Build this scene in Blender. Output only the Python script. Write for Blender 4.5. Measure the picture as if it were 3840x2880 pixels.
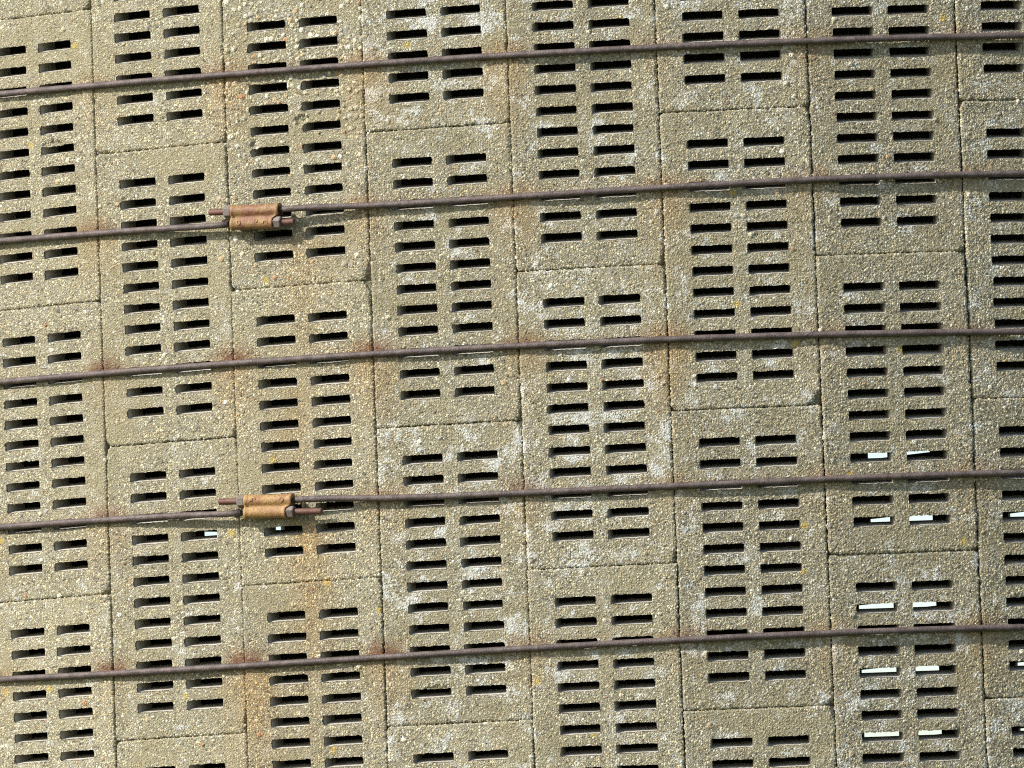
import bpy, math, random
import numpy as np
from mathutils import Matrix, Vector

for o in list(bpy.data.objects):
    bpy.data.objects.remove(o)
sc = bpy.context.scene
COL = sc.collection
R_ = math.radians

# ------------------------------------------------------------------ camera
CAM_D, CAM_Z = 20.0, 1.60            # metres from the silo's axis, eye height
ZS = 1.60 + 1.2277                   # height of the measuring level above the ground
yaw, pitch, roll = -0.0286227, 0.0915711, -0.0380131
F_PX = 31786.73                      # focal length in pixels of the 3840 wide photograph
cy_, sy_, cp_, sp_ = math.cos(yaw), math.sin(yaw), math.cos(pitch), math.sin(pitch)
fw = Vector((sy_*cp_, cy_*cp_, sp_)); rt = Vector((cy_, -sy_, 0)); up = rt.cross(fw)
r2 = math.cos(roll)*rt + math.sin(roll)*up
u2 = -math.sin(roll)*rt + math.cos(roll)*up
cd = bpy.data.cameras.new('camera'); cam = bpy.data.objects.new('camera', cd); COL.objects.link(cam)
cd.sensor_fit = 'HORIZONTAL'; cd.sensor_width = 36.0; cd.lens = F_PX/3840*36
cd.clip_start = 0.5; cd.clip_end = 5000
M = Matrix((r2, u2, -fw)).transposed().to_4x4(); M.translation = Vector((0, -CAM_D, CAM_Z))
cam.matrix_world = M
sc.camera = cam

# ------------------------------------------------------------------ sky and sun
SUN_AZ, SUN_EL = R_(-62), R_(37)     # left of the line from the silo to the camera
to_sun = Vector((math.sin(SUN_AZ)*math.cos(SUN_EL), -math.cos(SUN_AZ)*math.cos(SUN_EL), math.sin(SUN_EL)))
wd = bpy.data.worlds.new('World'); sc.world = wd; wd.use_nodes = True
nt = wd.node_tree; bg = nt.nodes['Background']
sky = nt.nodes.new('ShaderNodeTexSky'); sky.sky_type = 'NISHITA'; sky.sun_disc = False
sky.sun_elevation = SUN_EL; sky.sun_rotation = math.atan2(to_sun.x, to_sun.y)
sky.air_density = 1.0; sky.dust_density = 1.5
nt.links.new(sky.outputs[0], bg.inputs[0]); bg.inputs[1].default_value = 0.15
sd = bpy.data.lights.new('sun', 'SUN'); sun = bpy.data.objects.new('sun', sd); COL.objects.link(sun)
sd.energy = 5.0; sd.angle = R_(0.53); sd.color = (1.0, 0.965, 0.89)
sun.rotation_euler = (-to_sun).to_track_quat('-Z', 'Y').to_euler(); sun.location = (-20, -20, 30)
sc.view_settings.view_transform = 'Standard'; sc.view_settings.look = 'None'
sc.view_settings.gamma = 1; sc.view_settings.exposure = 0.66
sc.render.engine = 'CYCLES'
sc.cycles.use_denoising = False
sc.cycles.max_bounces = 5; sc.cycles.diffuse_bounces = 4
sc.cycles.filter_width = 1.1

# ------------------------------------------------------------------ measures of the silo
N = 61; PHI = 2*math.pi/N; W = 0.3048; RC = W/2/math.sin(PHI/2); RA = RC*math.cos(PHI/2)
A0 = -0.57225125; H = 0.60659; T = 0.06
Z_EVEN, Z_ODD = 1.17853, 0.87705
Z_OFF = [.0025, .0005, -.0009, -.0032, -.0027, 0, .0011, .0026]
TOP = 6.6

# ------------------------------------------------------------------ helpers
def lattice(ix, iy, seed):
    h = (ix.astype(np.int64)*374761393 + iy.astype(np.int64)*668265263 + seed*144665) & 0xffffffff
    h = ((h ^ (h >> 13))*1274126177) & 0xffffffff
    return ((h ^ (h >> 16)) & 0xffff)/65535.0
def vnoise(x, y, s, seed):
    x = np.asarray(x, float)*s; y = np.asarray(y, float)*s
    ix = np.floor(x); iy = np.floor(y); fx = x-ix; fy = y-iy
    fx = fx*fx*(3-2*fx); fy = fy*fy*(3-2*fy)
    a = lattice(ix, iy, seed); b = lattice(ix+1, iy, seed); c = lattice(ix, iy+1, seed); d = lattice(ix+1, iy+1, seed)
    return (a*(1-fx)+b*fx)*(1-fy) + (c*(1-fx)+d*fx)*fy     # 0..1
def fbm(x, y, s, seed):
    return vnoise(x, y, s, seed)*.55 + vnoise(x, y, s*2.1, seed+7)*.3 + vnoise(x, y, s*4.3, seed+13)*.15
def sstep(a, b, x):
    t = np.clip((x-a)/(b-a), 0, 1); return t*t*(3-2*t)

def make_mesh(name, V, Q, mat, smooth=True):
    V = np.asarray(V, np.float32); Q = np.asarray(Q, np.int32)
    me = bpy.data.meshes.new(name)
    n = Q.shape[1]
    me.vertices.add(len(V)); me.vertices.foreach_set('co', V.ravel())
    me.loops.add(Q.size); me.loops.foreach_set('vertex_index', Q.ravel())
    me.polygons.add(len(Q))
    me.polygons.foreach_set('loop_start', np.arange(0, Q.size, n, dtype=np.int32))
    me.update(calc_edges=True); me.validate()
    me.polygons.foreach_set('use_smooth', [smooth]*len(me.polygons))
    me.materials.append(mat)
    return me
def attr(me, name, data, typ='FLOAT'):
    a = me.attributes.new(name, typ, 'POINT')
    a.data.foreach_set('value' if typ == 'FLOAT' else 'vector', np.asarray(data, np.float32).ravel())
def link(name, me, parent=None, **props):
    o = bpy.data.objects.new(name, me); COL.objects.link(o)
    if parent: o.parent = parent
    for k, v in props.items(): o[k] = v
    return o

# ------------------------------------------------------------------ materials
def newmat(name):
    m = bpy.data.materials.new(name); m.use_nodes = True
    t = m.node_tree; b = t.nodes['Principled BSDF']
    return m, t, b
class G:                                     # small node-graph helper
    def __init__(s, t): s.t = t
    def n(s, typ, ins=None, **kw):
        nd = s.t.nodes.new(typ)
        for k, v in kw.items(): setattr(nd, k, v)
        for k, v in (ins or {}).items(): s.put(nd.inputs[k], v)
        return nd
    def put(s, sock, v):
        if hasattr(v, 'is_output'): s.t.links.new(v, sock)
        elif isinstance(v, tuple) and len(v) == 3 and sock.type == 'RGBA': sock.default_value = (*v, 1)
        else: sock.default_value = v
    def m(s, op, a, b=0.0, c=None, clamp=False):
        nd = s.n('ShaderNodeMath', operation=op, use_clamp=clamp); s.put(nd.inputs[0], a); s.put(nd.inputs[1], b)
        if c is not None: s.put(nd.inputs[2], c)
        return nd.outputs[0]
    def mix(s, f, a, b, blend='MIX'):
        nd = s.n('ShaderNodeMix', data_type='RGBA', blend_type=blend)
        s.put(nd.inputs[0], f); s.put(nd.inputs[6], a); s.put(nd.inputs[7], b); return nd.outputs[2]
    def ss(s, x, a, b):
        nd = s.n('ShaderNodeMapRange', interpolation_type='SMOOTHSTEP')
        s.put(nd.inputs[0], x); s.put(nd.inputs[1], a); s.put(nd.inputs[2], b); return nd.outputs[0]
    def noise(s, v, scale, detail=2.0, rough=.5, flat=None):
        flat = getattr(s, 'flat', False) if flat is None else flat
        return s.n('ShaderNodeTexNoise', {'Vector': v, 'Scale': scale, 'Detail': detail, 'Roughness': rough}, noise_dimensions='2D' if flat else '3D').outputs[0]
    def ramp(s, f, stops, interp='LINEAR'):
        nd = s.n('ShaderNodeValToRGB'); nd.color_ramp.interpolation = interp
        e = nd.color_ramp.elements
        while len(e) < len(stops): e.new(.5)
        for i, (p, c) in enumerate(stops): e[i].position = p; e[i].color = (*c, 1)
        s.put(nd.inputs[0], f); return nd.outputs[0]
    def at(s, name):
        return s.n('ShaderNodeAttribute', attribute_name=name)

def concrete_material():
    m, t, b = newmat('pebble_concrete'); g = G(t); g.flat = True
    pc = g.at('pc').outputs['Vector']
    sepz = g.n('ShaderNodeSeparateXYZ', {0: pc}).outputs[2]
    inner = g.ss(sepz, 0.0012, 0.006)                      # inside a slot the cast face is smooth
    warp = g.n('ShaderNodeTexNoise', {'Vector': pc, 'Scale': 260.0, 'Detail': 0.0}, noise_dimensions='2D').outputs[1]
    pw = g.n('ShaderNodeVectorMath', {0: pc, 1: g.n('ShaderNodeVectorMath', {0: warp, 3: .0022}, operation='SCALE').outputs[0]}, operation='ADD').outputs[0]
    big = g.n('ShaderNodeTexVoronoi', {'Vector': pw, 'Scale': 205.0, 'Randomness': 1.0}, voronoi_dimensions='2D')
    sml = g.n('ShaderNodeTexVoronoi', {'Vector': pw, 'Scale': 430.0, 'Randomness': 1.0}, voronoi_dimensions='2D')
    cb = g.n('ShaderNodeSeparateColor', {0: big.outputs['Color']}); cs = g.n('ShaderNodeSeparateColor', {0: sml.outputs['Color']})
    isb = g.m('GREATER_THAN', cb.outputs[0], .56)          # not every cell holds a pebble
    coarse = g.at('coarse').outputs['Fac']
    rb = g.m('MULTIPLY_ADD', cb.outputs[1], .30, .34)
    hb = g.m('SUBTRACT', 1.0, g.m('POWER', g.m('DIVIDE', big.outputs['Distance'], rb), 2.0), clamp=True)
    hb = g.m('MULTIPLY', g.m('SQRT', hb), isb)
    hs = g.m('SQRT', g.m('SUBTRACT', 1.0, g.m('POWER', g.m('DIVIDE', sml.outputs['Distance'], .56), 2.0), clamp=True))
    hs = g.m('MULTIPLY', hs, g.m('GREATER_THAN', cs.outputs[0], .25))
    mb = g.ss(hb, .05, .35); ms = g.ss(hs, .1, .5)
    # large stones, where the surface is coarse
    huge = g.n('ShaderNodeTexVoronoi', {'Vector': pw, 'Scale': 72.0, 'Randomness': 1.0}, voronoi_dimensions='2D')
    ch = g.n('ShaderNodeSeparateColor', {0: huge.outputs['Color']})
    hh = g.m('SQRT', g.m('SUBTRACT', 1.0, g.m('POWER', g.m('DIVIDE', huge.outputs['Distance'], g.m('MULTIPLY_ADD', ch.outputs[1], .25, .22)), 2.0), clamp=True))
    hh = g.m('MULTIPLY', hh, g.m('GREATER_THAN', g.m('ADD', ch.outputs[0], coarse), .985)); mh = g.ss(hh, .05, .3)
    pal = [(0, (.12, .105, .075)), (.16, (.29, .245, .16)), (.32, (.38, .32, .20)), (.48, (.24, .22, .18)), (.58, (.44, .38, .245)),
           (.74, (.33, .27, .165)), (.85, (.52, .475, .325)), (.95, (.61, .585, .485)), (.985, (.34, .215, .11)), (.995, (.24, .13, .085))]
    colb = g.ramp(cb.outputs[2], pal, 'CONSTANT'); cols = g.ramp(cs.outputs[2], pal[:8], 'CONSTANT')
    colh = g.ramp(ch.outputs[2], [(0, (.5, .44, .32)), (.35, (.62, .58, .48)), (.6, (.36, .33, .29)), (.8, (.45, .33, .2)), (.92, (.38, .2, .1))], 'CONSTANT')
    n1 = g.noise(pc, 5.5, 3.0); n2 = g.noise(pc, 26.0, 4.0, .6); n3 = g.noise(pc, 700.0, 2.0)
    mort = g.mix(n2, (.125, .111, .078), (.27, .242, .172))
    mort = g.mix(g.m('MULTIPLY', n3, .5), mort, (.15, .13, .09))
    c = g.mix(g.m('MULTIPLY', ms, .85), mort, cols); c = g.mix(mb, c, colb); c = g.mix(mh, c, colh)
    # weathering: broad tone, soil-brown and grey clouds
    tone = g.at('tone').outputs['Fac']
    c = g.mix(g.ss(n1, .42, .72), c, g.mix(.55, c, (.25, .21, .125)))
    c = g.mix(g.m('MULTIPLY', g.ss(n2, .5, .8), .35), c, (.36, .34, .29))
    c = g.mix(1.0, c, g.n('ShaderNodeCombineColor', {0: g.m('MULTIPLY', tone, .93), 1: g.m('MULTIPLY', tone, .955), 2: g.m('MULTIPLY', tone, .945)}).outputs[0], 'MULTIPLY')
    # white crust lichen in clusters
    lich = g.at('lich').outputs['Fac']
    l1 = g.noise(pc, 17.0, 3.0, .6); l2 = g.noise(pc, 85.0, 3.0, .75); l3 = g.noise(pc, 260.0, 2.0, .6)
    lm = g.m('ADD', g.m('MULTIPLY', l1, .50), g.m('ADD', g.m('MULTIPLY', l2, .36), g.m('MULTIPLY', l3, .26)))
    lm = g.ss(g.m('ADD', lm, g.m('MULTIPLY', lich, .12)), .675, .765)
    c = g.mix(g.m('MULTIPLY', lm, .58), c, g.mix(l3, (.44, .46, .45), (.62, .64, .62)))
    # small yellow lichen spots
    yv = g.n('ShaderNodeTexVoronoi', {'Vector': pc, 'Scale': 9.0}, voronoi_dimensions='2D'); yr = g.n('ShaderNodeSeparateColor', {0: yv.outputs['Color']}).outputs[0]
    ym = g.m('MULTIPLY', g.m('GREATER_THAN', yr, .90), g.ss(g.m('ADD', yv.outputs['Distance'], g.m('MULTIPLY', l2, .12)), .15, .09))
    c = g.mix(g.m('MULTIPLY', ym, .6), c, (.42, .30, .045))
    # rust from the hoops
    br = g.m('ADD', .45, g.m('MULTIPLY', l2, 1.1))
    orange = g.m('MULTIPLY', g.at('orange').outputs['Fac'], br, clamp=True)
    c = g.mix(g.m('MULTIPLY', orange, .62), c, g.mix(1.0, c, (1.04, .72, .40), 'MULTIPLY'))
    rust = g.m('MULTIPLY', g.at('rust').outputs['Fac'], br, clamp=True)
    c = g.mix(g.m('MULTIPLY', rust, .78), c, g.mix(l3, (.060, .022, .014), (.15, .055, .026)))
    c = g.mix(g.m('MULTIPLY', inner, .85), c, g.mix(n2, (.34, .315, .27), (.50, .47, .41)))
    g.put(b.inputs['Base Color'], c); b.inputs['Roughness'].default_value = .88
    b.inputs['Specular IOR Level'].default_value = .25
    hgt = g.m('ADD', g.m('MULTIPLY', g.m('MAXIMUM', hb, g.m('MULTIPLY', hs, .6)), .0021), g.m('MULTIPLY', hh, .0030))
    hgt = g.m('ADD', hgt, g.m('MULTIPLY', n2, .0012))
    hgt = g.m('MULTIPLY', hgt, g.m('SUBTRACT', 1.0, g.m('MULTIPLY', inner, .9)))
    dp = g.n('ShaderNodeDisplacement', {'Height': hgt, 'Midlevel': 0.0, 'Scale': 1.0})
    t.links.new(dp.outputs[0], t.nodes['Material Output'].inputs['Displacement'])
    m.displacement_method = 'BOTH'
    return m
M_CON = concrete_material()

def metal(name, c1, c2, c3, rough, metallic=.0, sc1=60, sc2=420, bump=.0006):
    m, t, b = newmat(name); g = G(t)
    pc = g.n('ShaderNodeTexCoord').outputs['Object']
    a = g.noise(pc, float(sc1), 3.0, .6); d = g.noise(pc, float(sc2), 3.0, .65); e = g.noise(pc, sc1*.35, 2.0)
    c = g.mix(g.ss(a, .38, .62), c1, c2); c = g.mix(g.m('MULTIPLY', g.ss(d, .52, .70), .7), c, c3)
    c = g.mix(g.m('MULTIPLY', g.ss(e, .5, .7), .4), c, g.mix(.5, c, c3))
    g.put(b.inputs['Base Color'], c); b.inputs['Metallic'].default_value = metallic
    g.put(b.inputs['Roughness'], g.m('MULTIPLY_ADD', d, .25, rough-.12))
    bp = g.n('ShaderNodeBump', {'Height': g.m('ADD', d, g.m('MULTIPLY', a, .6)), 'Distance': bump, 'Strength': 1.0})
    t.links.new(bp.outputs[0], b.inputs['Normal'])
    return m
M_ROD = metal('rusted_rod', (.055, .040, .036), (.100, .076, .068), (.050, .020, .013), .6, .1, 45, 300, .0016)
M_LUG = metal('ochre_rusted_casting', (.28, .165, .05), (.21, .10, .034), (.085, .03, .017), .62, .0, 38, 260, .0014)
M_LUG_RED = metal('red_brown_rusted_casting', (.22, .125, .042), (.16, .062, .028), (.060, .022, .016), .62, .0, 38, 260, .0014)
M_NUT = metal('rusted_nut', (.135, .105, .09), (.175, .145, .13), (.08, .042, .03), .55, .15)
M_THR = metal('rusted_thread', (.105, .045, .030), (.145, .065, .045), (.06, .025, .018), .6, .05)
M_TIN = metal('galvanised_sheet', (.35, .36, .37), (.42, .43, .44), (.25, .22, .2), .5, .6, 3, 30)

def ground_material():
    m, t, b = newmat('rough_grass'); g = G(t)
    pc = g.n('ShaderNodeTexCoord').outputs['Object']
    c = g.mix(g.noise(pc, .6, 4.0), (.045, .065, .02), (.10, .095, .045)); c = g.mix(g.noise(pc, 14.0, 3.0), c, (.06, .08, .025))
    g.put(b.inputs['Base Color'], c); b.inputs['Roughness'].default_value = .95
    return m
def plain_concrete():
    m, t, b = newmat('plain_concrete'); g = G(t)
    pc = g.n('ShaderNodeTexCoord').outputs['Object']
    g.put(b.inputs['Base Color'], g.mix(g.noise(pc, 40.0, 4.0), (.17, .145, .10), (.33, .28, .19))); b.inputs['Roughness'].default_value = .9
    return m
M_PLAIN = plain_concrete()

# ------------------------------------------------------------------ the setting: ground
gs = 3000.0
gr = link('ground', make_mesh('ground', [(-gs, -gs, 0), (gs, -gs, 0), (gs, gs, 0), (-gs, gs, 0)], [(0, 1, 2, 3)], ground_material(), False), kind='structure')

# ------------------------------------------------------------------ the silo
silo = link('concrete_silo', None, label='round silo wall of tan pebbly concrete staves with rows of slots', category='silo')

# hoops: height (measuring level) over column coordinate k, per rod
HOOP = {1: [(.25, 1.0246), (1.37, 1.0195), (2.25, 1.0162), (3.15, 1.0100), (4.03, 1.0095), (4.96, 1.0099), (5.74, 1.0102), (6.59, 1.0107), (7.45, 1.0088)],
        '2L': [(.21, .7197), (1.02, .7118), (2.03, .7063)], '2R': [(2.41, .7259), (3.03, .7222), (4.0, .7212), (5.7, .7253), (6.55, .7288), (7.41, .7273)],
        3: [(.17, .4256), (1.11, .4219), (2.17, .4195), (3.08, .4201), (3.96, .4181), (4.89, .4148), (5.66, .4136), (6.5, .4093), (7.36, .406)],
        '4L': [(.13, .1244), (1.08, .1193), (2.04, .115)], '4R': [(2.43, .1303), (3.04, .1238), (3.92, .1191), (4.85, .118), (5.62, .1176), (6.46, .1206), (7.32, .12)],
        5: [(.09, -.1915), (1.04, -.1968), (2.09, -.1984), (3.0, -.1995), (3.88, -.1957), (4.73, -.194), (5.58, -.1926), (6.43, -.1903), (7.28, -.1931)]}
def hoop_z(key, k):
    pts = HOOP[key]; kk = np.array([p[0] for p in pts]); zz = np.array([p[1] for p in pts])
    cf = np.polyfit(kk, zz, 3 if len(pts) > 5 else 1)
    return np.polyval(cf, np.clip(k, kk[0], kk[-1]))
def hoop_near(i, k):                       # height of hoop i at column coordinate k
    if i in (2, 4): return np.where(np.asarray(k) < 2.22, hoop_z(f'{i}L', k), hoop_z(f'{i}R', k))
    return hoop_z(i, k)

# rust per hoop and joint (1..7): dark crust above, orange wash below
CRUST = {1: [.15, .45, .35, .25, .15, .1, .25], 2: [.7, .0, .35, .3, .35, .5, .3], 3: [1., 1., .95, .6, .45, .3, .3],
         4: [.75, .2, .45, .7, .3, .35, .35], 5: [1., 1.1, 1.1, .45, .6, .25, .3]}
WASH = {1: [.35, .8, .75, .8, .35, .6, .4], 2: [.55, .1, .6, .75, .8, .45, .2], 3: [.25, .75, .9, .6, .95, .4, .3],
        4: [.45, .1, .45, .5, .3, .4, .5], 5: [.3, .8, .7, .4, .3, .5, .6]}
def stains(kx, z, seed):
    """rust crust and orange wash at column coordinate kx, height z"""
    rust = np.zeros_like(z); orange = np.zeros_like(z)
    wob = fbm(kx*W, z, 55, 31); wob2 = fbm(kx*W, z, 20, 77)
    for i in range(1, 6):
        zr = hoop_near(i, kx); dz = z-zr
        for b in range(-2, 11):
            cr = CRUST[i][b-1] if 1 <= b <= 7 else .3; wa = WASH[i][b-1] if 1 <= b <= 7 else .4
            d = (kx-b)*W; side = 1.0 + .25*math.sin(b*2.3+i*1.7)*np.sign(d)
            near = np.exp(-np.clip((np.abs(d)-.014)/(.028*side), 0, 9)**2)
            hgt = .010 + .016*wob + .006*cr
            rust += cr*near*np.exp(-np.clip((dz-.006)/hgt, 0, 9)**2)*(dz > -.004)*sstep(.25, .6, wob+.2*cr)
            rust += .45*wa*near*np.exp(-((dz+.012)/.012)**2)*sstep(.35, .7, wob)
            ln = .045 + .05*wa + .05*wob2
            orange += wa*np.exp(-(d/(.052*side))**2)*np.where(dz < 0, np.exp(-np.clip(-dz/ln, 0, 9)**1.6), np.exp(-(dz/.028)**2))
        orange += .22*np.exp(-((dz-.010)/.012)**2)*sstep(.4, .7, wob2)
    # runs below the two couplings
    for kc, z0, ln, am in ((2.52, .69, .32, .55), (2.49, .10, .36, .85), (2.10, -.20, .40, .45), (2.42, .37, .20, .4)):
        d = (kx-kc)*W + .02*(wob2-.5); dz = z0-z
        orange += am*np.exp(-(d/.055)**2)*sstep(0, .03, dz)*np.exp(-np.clip(dz/ln, 0, 9)**2)*(.5+wob2)
    return np.clip(rust, 0, 1.2), np.clip(orange, 0, 1.1)

# slot layout of one stave (fractions of its width; metres up from its lower edge)
SLOT_X = [(.178, .448), (.552, .822)]
SLOT_H, PITCH, ROWS = .0176, .04318, 12
Y_FIRST = H - .0676 - (ROWS-1)*PITCH                     # centre of the lowest row
def stave_mesh(name, seed, cell, k, z_low, corners, tone, lich, coarse, slot_chips=()):
    rng = np.random.RandomState(seed)
    gap = .0024; hw = W/2-.0034/2; y0, y1 = gap/2, H-gap/2
    xl = [-hw]+[(f-.5)*W for s in SLOT_X for f in s]+[hw]
    xs = [xl[0]]; xi = [0]
    for a, b in zip(xl[:-1], xl[1:]):
        n = max(2, round((b-a)/cell)); xs += list(a+(b-a)*np.arange(1, n+1)/n); xi.append(len(xs)-1)
    yl = [y0]
    for r in range(ROWS): yl += [Y_FIRST+r*PITCH-SLOT_H/2, Y_FIRST+r*PITCH+SLOT_H/2]
    yl.append(y1)
    ys = [yl[0]]; yi = [0]
    for a, b in zip(yl[:-1], yl[1:]):
        n = max(2, round((b-a)/cell)); ys += list(a+(b-a)*np.arange(1, n+1)/n); yi.append(len(ys)-1)
    xs = np.array(xs); ys = np.array(ys); nx, ny = len(xs), len(ys)
    X, Y = np.meshgrid(xs, ys); Xo, Yo = X.copy(), Y.copy()
    keep = np.ones((ny-1, nx-1), bool); slots = []
    for r in range(ROWS):
        for s in range(2):
            a, b, c, d = yi[1+2*r], yi[2+2*r], xi[1+2*s], xi[2+2*s]
            keep[a:b, c:d] = False; slots.append((a, b, c, d))
    # in-plane unevenness of the outer border and of every slot's lip
    eL, eR, eB, eT = Xo+hw, hw-Xo, Yo-y0, y1-Yo
    nz1 = fbm(Xo*.3, Yo, 60, seed)-.5; nz2 = fbm(Xo, Yo*.3, 60, seed+50)-.5
    X += np.where(eL < .004, np.abs(nz1)*.0040, 0) - np.where(eR < .004, np.abs(nz1)*.0075, 0)
    Y += np.where(eB < .004, np.abs(nz2)*.0030, 0) - np.where(eT < .004, np.abs(nz2)*.0030, 0)
    Z = np.zeros_like(X)
    lip = fbm(Xo, Yo, 170, seed+5)-.5; lip2 = fbm(Xo, Yo, 420, seed+9)-.5
    for (a, b, c, d) in slots:
        sk = rng.uniform(-.0006, .0006, 4)
        for yy, sg in ((a, -1), (b, 1)):
            Y[yy, c:d+1] += sg*.0024*(lip[yy, c:d+1]+.5*lip2[yy, c:d+1]) + sk[0 if sg < 0 else 1]
            Z[yy, c:d+1] -= .0007 + .0012*np.abs(lip[yy, c:d+1])
        for xx, sg in ((c, -1), (d, 1)):
            X[a:b+1, xx] += sg*.0016*(lip[a:b+1, xx]+.5*lip2[a:b+1, xx]) + sk[2 if sg < 0 else 3]
            Z[a:b+1, xx] -= .0007 + .0012*np.abs(lip[a:b+1, xx])
        for yy, sy in ((a, 1), (b, -1)):                  # soft corners
            for xx, sx in ((c, 1), (d, -1)):
                q = rng.uniform(.0008, .0020); X[yy, xx] += sx*q*.6; Y[yy, xx] += sy*q*.6
    # depth: rounded, crumbled edges; slow waviness; chipped corners
    Z += (fbm(Xo, Yo, 9, seed+21)-.5)*.0022 + (fbm(Xo, Yo, 45, seed+22)-.5)*.0012
    rad = .0013 + .0040*np.clip(fbm(Xo, Yo, 28, seed+3)-.35, 0, 1)
    for e in (eL, eR, eB, eT):
        q = np.clip(1-e/rad, 0, 1); Z -= rad*(1-np.sqrt(np.clip(1-q*q, 0, 1)))*.9
    for (cx, cy_, a, b, dep) in corners:                  # cx, cy in {-1, 1}: which corner
        u = (eR if cx > 0 else eL); v = (eT if cy_ > 0 else eB)
        q = np.clip(1 - u/a - v/b + .35*(fbm(Xo, Yo, 55, seed+41)-.5), 0, 1)
        Z -= dep*q**.8
        if a < .03:                                       # take the tip off in outline as well
            X -= cx*np.where(q > .35, (q-.35)*a*.55, 0); Y -= cy_*np.where(q > .35, (q-.35)*b*.25, 0)
    for (sx, sy, ra, rb, dep) in slot_chips:
        q = np.clip(1-((Xo-sx)/ra)**2-((Yo-sy)/rb)**2 + .8*(fbm(Xo, Yo, 90, seed+61)-.5), 0, 1); Z -= dep*np.sqrt(q)
    idx = np.full((ny, nx), -1); used = np.zeros((ny, nx), bool)
    used[:-1, :-1] |= keep; used[1:, :-1] |= keep; used[:-1, 1:] |= keep; used[1:, 1:] |= keep
    for (a, b, c, d) in slots: used[a, c:d+1] = used[b, c:d+1] = True; used[a:b+1, c] = used[a:b+1, d] = True
    idx[used] = np.arange(used.sum())
    V = [np.stack([X[used], Y[used], Z[used]], 1)]
    PCo = [np.stack([Xo[used], Yo[used], np.zeros(used.sum())], 1)]
    base = used.sum()
    jj, ii = np.nonzero(keep)
    Q = [np.stack([idx[jj, ii], idx[jj, ii+1], idx[jj+1, ii+1], idx[jj+1, ii]], 1)]
    LAY = [.0035, .013, .034, T]
    for (a, b, c, d) in slots:
        per = [(a, i) for i in range(c, d)] + [(j, d) for j in range(a, b)] + [(b, i) for i in range(d, c, -1)] + [(j, c) for j in range(b, a, -1)]
        pj = np.array([p[0] for p in per]); pi = np.array([p[1] for p in per]); n = len(per)
        prev = idx[pj, pi]
        fy = (Yo[pj, pi]-ys[a])/(ys[b]-ys[a]); fx = (Xo[pj, pi]-xs[c])/(xs[d]-xs[c])
        for li, t in enumerate(LAY):
            u = t/T; soft = max(0, 1-t/.02)
            px = Xo[pj, pi] + (X[pj, pi]-Xo[pj, pi])*soft + (.5-fx)*2*.0016*u
            py = Yo[pj, pi] + (Y[pj, pi]-Yo[pj, pi])*soft + (.0128*(1-fy)+.0090*fy)*u
            V.append(np.stack([px, py, np.full(n, -t)], 1)); PCo.append(np.stack([Xo[pj, pi], Yo[pj, pi]+.01*u, np.full(n, t)], 1))
            cur = base+np.arange(n); base += n
            Q.append(np.stack([prev, np.roll(prev, -1), np.roll(cur, -1), cur], 1)[:, ::-1]); prev = cur
    # outer sides and back
    per = [(0, i) for i in range(nx-1)] + [(j, nx-1) for j in range(ny-1)] + [(ny-1, i) for i in range(nx-1, 0, -1)] + [(j, 0) for j in range(ny-1, 0, -1)]
    pj = np.array([p[0] for p in per]); pi = np.array([p[1] for p in per]); n = len(per); prev = idx[pj, pi]
    for t in (.010, T):
        px = Xo[pj, pi]*(1-t/RC) ; py = Yo[pj, pi]
        V.append(np.stack([px, py, np.full(n, -t)], 1)); PCo.append(np.stack([Xo[pj, pi], Yo[pj, pi], np.full(n, t*.3)], 1))
        cur = base+np.arange(n); base += n
        Q.append(np.stack([prev, cur, np.roll(cur, -1), np.roll(prev, -1)], 1)); prev = cur
    bx = np.array(xl); by = np.array(yl)
    BX, BY = np.meshgrid(bx, by); nb = BX.size
    fr = np.zeros_like(BY); fr[1:-1:2] = .0128; fr[2:-1:2] = .0090; fr[0] = 0; fr[-1] = 0
    V.append(np.stack([(BX*(1-T/RC)).ravel(), (BY+fr).ravel(), np.full(nb, -T)], 1)); PCo.append(np.stack([BX.ravel(), BY.ravel(), np.full(nb, T)], 1))
    bi = base+np.arange(nb).reshape(BX.shape)
    bq = [(bi[j, i], bi[j+1, i], bi[j+1, i+1], bi[j, i+1]) for j in range(len(by)-1) for i in range(len(bx)-1) if not (j % 2 == 1 and i in (1, 3))]
    Q.append(np.array(bq))
    V = np.concatenate(V); Q = np.concatenate(Q); PCo = np.concatenate(PCo)
    me = make_mesh(name, V, Q, M_CON)
    kx = k + .5 + PCo[:, 0]/W; zz = z_low + PCo[:, 1]
    rust, orange = stains(kx, zz, seed)
    attr(me, 'rust', rust); attr(me, 'orange', orange)
    nv = len(V)
    attr(me, 'tone', np.full(nv, tone)); attr(me, 'lich', np.full(nv, lich) + .5*(PCo[:, 1]/H-.5)*0)
    attr(me, 'coarse', coarse(PCo[:, 0], PCo[:, 1]) if callable(coarse) else np.full(nv, coarse))
    PCo[:, 0] += (k % 97)*.3117+3; PCo[:, 1] += zz[0]*0 + z_low + 5
    attr(me, 'pc', PCo, 'FLOAT_VECTOR')
    return me

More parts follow.
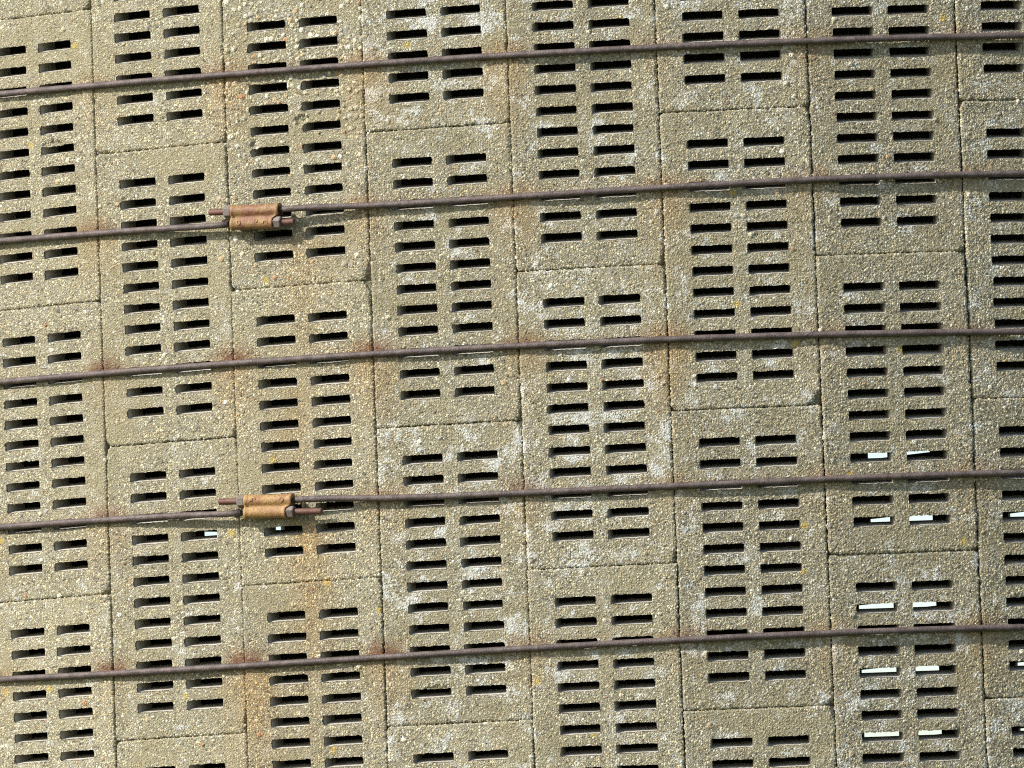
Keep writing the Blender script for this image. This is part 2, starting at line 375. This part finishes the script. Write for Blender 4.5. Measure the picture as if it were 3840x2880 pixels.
# corner chips read off the photograph: (column, joint index, which side of the joint) -> chips
#   joint j of a column is the lower edge of stave j and the upper edge of stave j+1
CHIP = {(2, 1): [(1, -1, .022, .040, .011)], (2, 2): [(1, 1, .024, .045, .008)],
        (5, 1): [(1, -1, .030, .030, .016)], (4, 1): [(1, -1, .010, .050, .009)], (6, 1): [(1, -1, .014, .014, .010)],
        (6, 2): [(1, 1, .020, .016, .012)], (5, 0): [(1, -1, .012, .010, .008)], (5, 2): [(1, -1, .022, .018, .012)], (5, 3): [(1, 1, .014, .030, .010)],
        (0, 2): [(1, -1, .022, .018, .009)], (1, 2): [(1, -1, .014, .05, .009)], (3, 1): [(1, -1, .012, .03, .008)], (3, 2): [(1, 1, .020, .018, .009)],
        (2, 0): [(1, -1, .01, .02, .006)], (4, 2): [(1, -1, .010, .03, .008), (1, 1, .018, .024, .008)], (0, 1): [(1, -1, .012, .012, .006)], (0, 0): [(1, -1, .018, .022, .010)],
        (1, 0): [(-1, -1, .05, .008, .006)], (6, 0): [(1, 1, .012, .018, .008)]}
TONE = {0: 1.03, 1: 1.0, 2: 1.0, 3: .97, 4: .96, 5: .95, 6: .95, 7: .97}
LICH = {0: .10, 1: .22, 2: .10, 3: .62, 4: .62, 5: .62, 6: .55, 7: .55}
def joint_z(k, j):
    zo = Z_OFF[k] if 0 <= k <= 7 else 0
    return (Z_EVEN if k % 2 == 0 else Z_ODD) + zo - j*H
def in_view(k, zl):
    if not 0 <= k <= 7: return False
    return zl < 1.24 and zl+H > -.44 - .0 and True
def project(k, z):
    a = A0+k*PHI; P = Vector((RC*math.sin(a), -RC*math.cos(a), z+ZS)) - Vector((0, -CAM_D, CAM_Z))
    d = P.dot(fw); return 1920+F_PX*P.dot(r2)/d, 1440-F_PX*P.dot(u2)/d

rnd = random.Random(4)
LOW = {}
K_FROM, K_TO = -3, 10
for k in range(K_FROM, K_TO+1):
    for j in range(-1, 5):
        zl = joint_z(k, j); zt = zl+H
        ytop = min(project(k, zt)[1], project(k+1, zt)[1]); ybot = max(project(k, zl)[1], project(k+1, zl)[1])
        seen = 0 <= k <= 7 and ybot > -10 and ytop < 2890
        seed = 1000+k*37+j*11
        tone = TONE.get(k, .97)*(1+rnd.uniform(-.05, .05)); lich = LICH.get(k, .4)+rnd.uniform(-.25, .2)
        if seen:
            ch = list(CHIP.get((k, j), []))
            have = {(c[0], c[1]) for c in ch}
            for cx in (-1, 1):
                for cyy in (-1, 1):
                    if (cx, cyy) not in have and rnd.random() < (.7 if cx > 0 else .35):
                        ch.append((cx, cyy, rnd.uniform(.007, .018), rnd.uniform(.007, .024), rnd.uniform(.004, .009)))
            coarse = .0; sch = []
            if (k, j) == (2, 1): coarse = lambda x, y: .42*sstep(.22, .34, y)+.05
            if (k, j) == (0, 1): sch = [(.048, .0676*0 + H-.0676-5*PITCH+.011, .030, .010, .006)]
            if (k, j) == (2, 1): sch = [(-.09, H-.0676-6*PITCH+.016, .012, .010, .006), (.015, H-.0676-5*PITCH+.016, .016, .012, .007)]
            if (k, j) == (3, 2): sch = [(.01, .0, .01, .004, .003), (-.045, H-.0676-11*PITCH+.010, .03, .006, .004)]
            me = stave_mesh('stave', seed, .0027, k, zl, ch, tone, lich, coarse, sch)
        else:
            key = (k+j) % 3
            if key not in LOW: LOW[key] = stave_mesh('stave', seed, .012, k, zl, [], tone, lich, .0)
            me = LOW[key]
        o = link('stave', me, silo)
        a = A0+(k+.5)*PHI; out = Vector((math.sin(a), -math.cos(a), 0)); tx = Vector((math.cos(a), math.sin(a), 0))
        dp = rnd.uniform(-.0016, .0010)
        m4 = Matrix((tx, Vector((0, 0, 1)), out)).transposed().to_4x4()
        m4 = m4 @ Matrix.Rotation(R_(rnd.uniform(-.22, .22)), 4, 'Y') @ Matrix.Rotation(R_(rnd.uniform(-.12, .12)), 4, 'X') @ Matrix.Rotation(R_(rnd.uniform(-.08, .08)), 4, 'Z')
        m4.translation = out*(RA+dp) + Vector((0, 0, zl+ZS))
        o.matrix_world = m4
        if (k, j) == (5, 1): o['label'] = 'stave with a broken lower right corner'
        if (k, j) == (2, 1): o['label'] = 'coarse stave with large pale pebbles behind the upper coupling'

# the rest of the wall, out of the photograph: plain slabs, and the far side with the openings the sky shows through
def ring_pt(a, r, z):                                     # polygon ring of N flats
    q = ((a-A0) % PHI)-PHI/2
    rr = r*math.cos(PHI/2)/math.cos(q)
    return (rr*math.sin(a), -rr*math.cos(a), z)
HOLES = []
for a0, a1 in ((170.8, 172.4), (173.0, 174.15)): HOLES += [(a0, a1, .6385, .664), (a0, a1, .447, .478)]
for a0, a1 in ((170.8, 172.4), (173.0, 174.95)): HOLES += [(a0, a1, .222, .248), (a0, a1, .043, .073), (a0, a1, -.125, -.095)]
HOLES += [(165.15, 166.75, .426, .448), (165.15, 166.7, .024, .044), (165.15, 166.7, -.162, -.134)]
HOLES += [(-151.0+360, -149.64+360, .463, .482), (-154.26+360, -153.45+360, .484, .502), (-153.80+360, -153.30+360, .068, .102)]
HOLES = [(R_(a), R_(b), c+ZS, d+ZS) for a, b, c, d in HOLES]
def shear(a, z):                                          # the far courses run slightly out of level
    return z + (-.0034*(math.degrees(a)-172.5) if 160 < math.degrees(a) < 178 else 0)
def wall_rest():
    V, Q = [], []
    def quad(p): 
        b = len(V); V.extend(p); Q.append((b, b+1, b+2, b+3))
    def slab(a0, a1, z0, z1, th=.055):
        for r, fl in ((RC, 0), (RC-th, 1)):
            p = [ring_pt(a0, r, z0), ring_pt(a1, r, z0), ring_pt(a1, r, z1), ring_pt(a0, r, z1)]
            quad(p[::-1] if fl else p)
        for z in (z0, z1): quad([ring_pt(a0, RC, z), ring_pt(a1, RC, z), ring_pt(a1, RC-th, z), ring_pt(a0, RC-th, z)])
        for a in (a0, a1): quad([ring_pt(a, RC, z0), ring_pt(a, RC-th, z0), ring_pt(a, RC-th, z1), ring_pt(a, RC, z1)])
    e = 1e-5
    for k in range(K_FROM, K_TO+1):
        a0, a1 = A0+k*PHI+e, A0+(k+1)*PHI-e
        slab(a0, a1, 0, joint_z(k, 4)+ZS-.002); slab(a0, a1, joint_z(k, -1)+H+ZS+.002, TOP)
    lines = [A0+k*PHI for k in range(K_TO+1, N+K_FROM+1)]
    al = sorted(set(lines+[h[0] for h in HOLES]+[h[1] for h in HOLES]))
    zl = sorted({0, TOP} | {h[2] for h in HOLES} | {h[3] for h in HOLES})
    TH = .03
    def solid(i, j):
        if not (0 <= i < len(al)-1 and 0 <= j < len(zl)-1): return True
        am, zm = (al[i]+al[i+1])/2, (zl[j]+zl[j+1])/2
        return not any(h[0] < am < h[1] and h[2] < zm < h[3] for h in HOLES)
    for i in range(len(al)-1):
        for j in range(len(zl)-1):
            a0, a1, z0, z1 = al[i], al[i+1], zl[j], zl[j+1]
            def P(a, r, z): return ring_pt(a, r, shear(a, z) if 0 < z < TOP else z)
            if solid(i, j):
                quad([P(a0, RC, z0), P(a1, RC, z0), P(a1, RC, z1), P(a0, RC, z1)])
                quad([P(a0, RC-TH, z0), P(a0, RC-TH, z1), P(a1, RC-TH, z1), P(a1, RC-TH, z0)])
            else:
                if solid(i, j-1): quad([P(a0, RC, z0), P(a1, RC, z0), P(a1, RC-TH, z0), P(a0, RC-TH, z0)])
                if solid(i, j+1): quad([P(a0, RC, z1), P(a0, RC-TH, z1), P(a1, RC-TH, z1), P(a1, RC, z1)])
                if solid(i-1, j): quad([P(a0, RC, z0), P(a0, RC-TH, z0), P(a0, RC-TH, z1), P(a0, RC, z1)])
                if solid(i+1, j): quad([P(a1, RC, z0), P(a1, RC, z1), P(a1, RC-TH, z1), P(a1, RC-TH, z0)])
    return make_mesh('far_wall', V, Q, M_PLAIN, False)
link('far_wall', wall_rest(), silo, kind='stuff')
def unseen_roof_mesh():
    V = [(0, 0, TOP+1.3)]; n = N
    for i in range(n):
        a = i*PHI; V.append(((RC+.12)*math.sin(a), -(RC+.12)*math.cos(a), TOP+.01))
    return make_mesh('unseen_roof', V, [(0, 1+i, 1+(i+1) % n) for i in range(n)], M_TIN, False)
link('unseen_roof', unseen_roof_mesh(), silo)  # unseen cover, added to keep the inside of the silo dark

# ------------------------------------------------------------------ the hoops
ROD_R = .0066
def sweep(path, frames, rad, segs=12, cap=True):
    """path (n,3), frames (n,2,3), rad scalar or (n,)"""
    n = len(path); th = np.arange(segs)*2*np.pi/segs
    rad = np.broadcast_to(np.asarray(rad, float), (n,))
    V = path[:, None, :] + rad[:, None, None]*(np.cos(th)[None, :, None]*frames[:, None, 0, :] + np.sin(th)[None, :, None]*frames[:, None, 1, :])
    V = V.reshape(-1, 3); i = np.arange(n-1)[:, None]*segs; s = np.arange(segs)[None, :]; s2 = (s+1) % segs
    Q = np.stack([i+s, i+segs+s, i+segs+s2, i+s2], -1).reshape(-1, 4)
    if cap:
        b = len(V); V = np.concatenate([V, path[[0]], path[[-1]]])
        c0 = [(b, s_, (s_+1) % segs, (s_+1) % segs) for s_ in range(segs)]
        e = (n-1)*segs; c1 = [(b+1, e+(s_+1) % segs, e+s_, e+s_) for s_ in range(segs)]
        return V, Q, [c[:3] for c in c0]+[c[:3] for c in c1]
    return V, Q, []
def poly_mesh(name, V, faces, mat, smooth=True):
    me = bpy.data.meshes.new(name); me.from_pydata([tuple(map(float, v)) for v in V], [], [tuple(map(int, f)) for f in faces]); me.update()
    for p in me.polygons: p.use_smooth = smooth
    me.materials.append(mat); return me

def arc(ks, zfun, roff):
    a = A0+ks*PHI; r = RC+ROD_R+.0004+roff(ks)
    path = np.stack([r*np.sin(a), -r*np.cos(a), zfun(ks)+ZS], 1)
    fr = np.stack([np.stack([np.sin(a), -np.cos(a), 0*a], 1), np.tile([0., 0., 1.], (len(a), 1))], 1)
    return path, fr
LUG = {2: dict(k0=2.055, k1=2.405, up=(.7300, .7268), lo=(.7045, .7000), stub=(.036, .028)),
       4: dict(k0=2.080, k1=2.425, up=(.1352, .1312), lo=(.1118, .1070), stub=(.044, .060))}
LIFT = .0150                                              # the couplings hold the rods off the wall
LABELS = {1: 'topmost dark rusted steel hoop, unbroken across the wall',
          2: 'rusted steel hoop joined by the upper of the two brown couplings',
          3: 'unbroken rusted steel hoop between the two hoops that have couplings',
          4: 'rusted steel hoop joined by the lower coupling, with long threaded ends',
          5: 'lowest dark rusted steel hoop, unbroken, with red rust patches above it'}
def lug_frame(i):
    L = LUG[i]; km = (L['k0']+L['k1'])/2; a = A0+km*PHI
    return np.array([math.cos(a), math.sin(a), 0]), np.array([math.sin(a), -math.cos(a), 0]), a
def bump(i):
    km = (LUG[i]['k0']+LUG[i]['k1'])/2
    return lambda ks: LIFT*np.exp(-((ks-km)/.55)**2)
def rod_object(hoop, ks, zf, roff, end=None):
    path, fr = arc(ks, zf, roff)
    V, Q, caps = sweep(path, fr, ROD_R*(1+.02*np.sin(ks*37)+.02*np.sin(ks*91)))
    return link('rod', poly_mesh('rod', V, list(map(tuple, Q))+caps, M_ROD), hoop)

def full_ks(k0, k1):                                      # fine in view, coarser behind
    return np.arange(k0, k1+1e-6, .08)
def coupling(i, hoop):
    L = LUG[i]; t, n_, a = lug_frame(i); upv = np.array([0, 0, 1.])
    ln = (L['k1']-L['k0'])*W
    zc = (sum(L['up'])+sum(L['lo']))/4; half = (sum(L['up'])-sum(L['lo']))/4
    tilt = ((L['up'][1]-L['up'][0])+(L['lo'][1]-L['lo'][0]))/2/ln
    tx = t+upv*tilt; tx /= np.linalg.norm(tx); uz = np.cross(n_, tx); uz *= np.sign(uz[2])
    org = n_*(RC+ROD_R+.0004+LIFT) + upv*(zc+ZS)
    P = lambda x, y, d: org + tx*x + uz*y + n_*d
    # cross-section: two barrels side by side with a waist
    r = .0122; cyl = half
    ang = np.linspace(0, 2*np.pi, 40, endpoint=False)
    def section(grow):
        pts = []
        rr = r+grow
        for y in np.concatenate([np.linspace(-1, 1, 21), np.linspace(1, -1, 21)[1:-1]]):
            pts.append(y)
        ys = np.sin(np.linspace(-np.pi/2, np.pi/2, 21))*(cyl+rr)
        hwid = []
        for y in ys:
            d = rr*rr-(abs(y)-cyl)**2; c = math.sqrt(d) if d > 0 else 0
            wst = .0058+grow if abs(y) < cyl else 0
            hwid.append(max(c, wst))
        right = [(h, y) for h, y in zip(hwid, ys)]; left = [(-h, y) for h, y in zip(hwid[::-1][1:-1], ys[::-1][1:-1])]
        return right+left
    xs = [(-ln/2, .0000), (-ln/2, .0016), (-ln/2+.0035, .0018), (-ln/2+.0065, .0004)] + [(x, 0) for x in np.linspace(-ln/2+.012, ln/2-.016, 10)] + [(ln/2-.0095, .0004), (ln/2-.0045, .0018), (ln/2, .0018), (ln/2, .0)]
    V = []; m = len(section(0))
    for x, gr_ in xs:
        for d, y in section(gr_):
            q = max(0., min(1., (-y/cyl+.35)/.7)); q = q*q*(3-2*q)
            sh = -.013*q*max(0, x/(ln/2))**1 if x > 0 else 0       # the lower barrel is shorter on the right
            sl = .0 if x > 0 else 0
            V.append(P(x+sh+sl, y, d))
    F = []
    for s in range(len(xs)-1):
        for j in range(m): F.append((s*m+j, s*m+(j+1) % m, (s+1)*m+(j+1) % m, (s+1)*m+j))
    F.append(tuple(range(m))[::-1]); F.append(tuple((len(xs)-1)*m+j for j in range(m)))
    cp = link('coupling', poly_mesh('coupling', V, F, M_LUG_RED if i == 2 else M_LUG), hoop,
              label='cast brown double-barrel coupling with ' + ('short' if i == 2 else 'long') + ' threaded ends')
    # raised foundry marks on the barrels
    def ring_mark(x, y0, rr, wr=.0011, a0=0, a1=2*np.pi):
        aa = np.linspace(a0, a1, 17); V, fr = [], []
        for q in aa:
            xx = x+rr*math.cos(q); yy = y0+rr*math.sin(q); cyb = cyl if y0 > 0 else -cyl
            dd = math.sqrt(max(1e-8, r*r-(yy-cyb)**2)); V.append(P(xx, yy, dd+.0002))
            rad = tx*math.cos(q)+uz*math.sin(q); fr.append([rad, n_])
        return sweep(np.array(V), np.array(fr), wr, 6)
    def bar_mark(x0, y0, x1, y1, wr=.0010):
        V, fr = [], []
        dirv = tx*(x1-x0)+uz*(y1-y0); dirv /= np.linalg.norm(dirv); sd = np.cross(dirv, n_)
        for q in np.linspace(0, 1, 5):
            xx = x0+(x1-x0)*q; yy = y0+(y1-y0)*q; cyb = cyl if y0 > 0 else -cyl
            V.append(P(xx, yy, math.sqrt(max(1e-8, r*r-(yy-cyb)**2))+.0002)); fr.append([sd, n_])
        return sweep(np.array(V), np.array(fr), wr, 6)
    if i == 2: marks = [ring_mark(-.034, -cyl+.002, .0042), ring_mark(.004, -cyl+.004, .0034), bar_mark(.021, -cyl-.002, .021, -cyl+.006), bar_mark(.021, -cyl+.006, .025, -cyl+.001), bar_mark(.025, -cyl+.001, .029, -cyl+.006), bar_mark(.029, -cyl+.006, .029, -cyl-.002)]
    else: marks = [ring_mark(.031, cyl+.001, .0042), bar_mark(-.040, cyl-.002, -.034, cyl+.001), bar_mark(-.034, cyl-.002, -.033, cyl+.005), ring_mark(-.028, cyl+.004, .0022, .0008)]
    for V, Q, caps in marks:
        link('foundry_mark', poly_mesh('foundry_mark', V, list(map(tuple, Q))+caps, M_LUG), cp)
    # nuts and threaded ends: upper rod leaves on the left, lower rod on the right
    def nut(x, y, sgn, turn):
        V = []; F = []; R6 = .0134; th = .0155
        for xx, rr in ((0, R6*.93), (.0018, R6), (th-.0018, R6), (th, R6*.90)):
            for q in range(6):
                b = q*math.pi/3+turn; V.append(P(x+sgn*xx, y+rr*math.sin(b), rr*math.cos(b)))
        for s in range(3):
            for q in range(6): F.append((s*6+q, s*6+(q+1) % 6, s*6+6+(q+1) % 6, s*6+6+q))
        F += [tuple(range(6)), tuple(range(18, 24))]
        link('nut', poly_mesh('nut', V, F, M_NUT, False), hoop)
    def thread(x, y, sgn, length):
        step = .00062; nn = int(length/step); path = []; rad = []
        for q in range(nn+1):
            path.append(P(x+sgn*q*step, y, 0)); rad.append(.0060+.0008*(q % 3 == 1)+.0004*(q % 3 == 2))
        rad[-1] = .0048; rad[-2] = .0055
        V, Q, caps = sweep(np.array(path), np.array([[uz, n_]]*len(path)), np.array(rad), 12)
        link('threaded_end', poly_mesh('threaded_end', V, list(map(tuple, Q))+caps, M_THR), hoop)
    nut(-ln/2-.0008, cyl, -1, .35); thread(-ln/2, cyl, -1, .0160+L['stub'][0])
    nut(ln/2-.0125, -cyl, 1, .15); thread(ln/2-.012, -cyl, 1, .0160+L['stub'][1])

for i in range(1, 6):
    hoop = link('steel_hoop', None, label=LABELS[i], category='hoop', group='steel hoops round the silo')
    if i in LUG:
        L = LUG[i]; bf = bump(i); km = (L['k0']+L['k1'])/2
        near = lambda ks: np.minimum(np.abs(ks-km), np.abs(ks-km-N))
        rf = lambda ks: LIFT*np.exp(-(np.clip(near(ks)-.15, 0, 99)/.55)**2)
        zl0, zr0 = L['lo'], L['up']
        def zf(ks):
            kk = np.asarray(ks); zr = hoop_z(f'{i}R', kk); zlft = hoop_z(f'{i}L', kk-N)
            z = np.where(kk > 40, zlft, zr)
            far = sstep(9, 55, kk)
            z = np.where((kk > 9) & (kk < 58), hoop_z(f'{i}R', np.array([9.]))*(1-far)+hoop_z(f'{i}L', np.array([0.]))*far, z)
            w1 = np.exp(-np.clip((kk-L['k1'])/.35, 0, 9)**2); z = z*(1-w1)+L['up'][1]*w1
            w2 = np.exp(-np.clip((L['k0']+N-kk)/.35, 0, 9)**2); z = z*(1-w2)+L['lo'][0]*w2
            return z
        rod_object(hoop, full_ks(L['k1']-.02, L['k0']+N+.02), zf, rf)
        coupling(i, hoop)
    else:
        zf = lambda ks: np.where(ks < 8, hoop_z(i, ks), hoop_z(i, np.array([7.3]))*(1-sstep(8, 58, ks))+hoop_z(i, np.array([0.1]))*sstep(8, 58, ks))
        rod_object(hoop, np.arange(0-2., N-2+.05, .08), lambda ks: np.where(ks < 0, hoop_z(i, ks), zf(ks)), lambda ks: 0*ks)
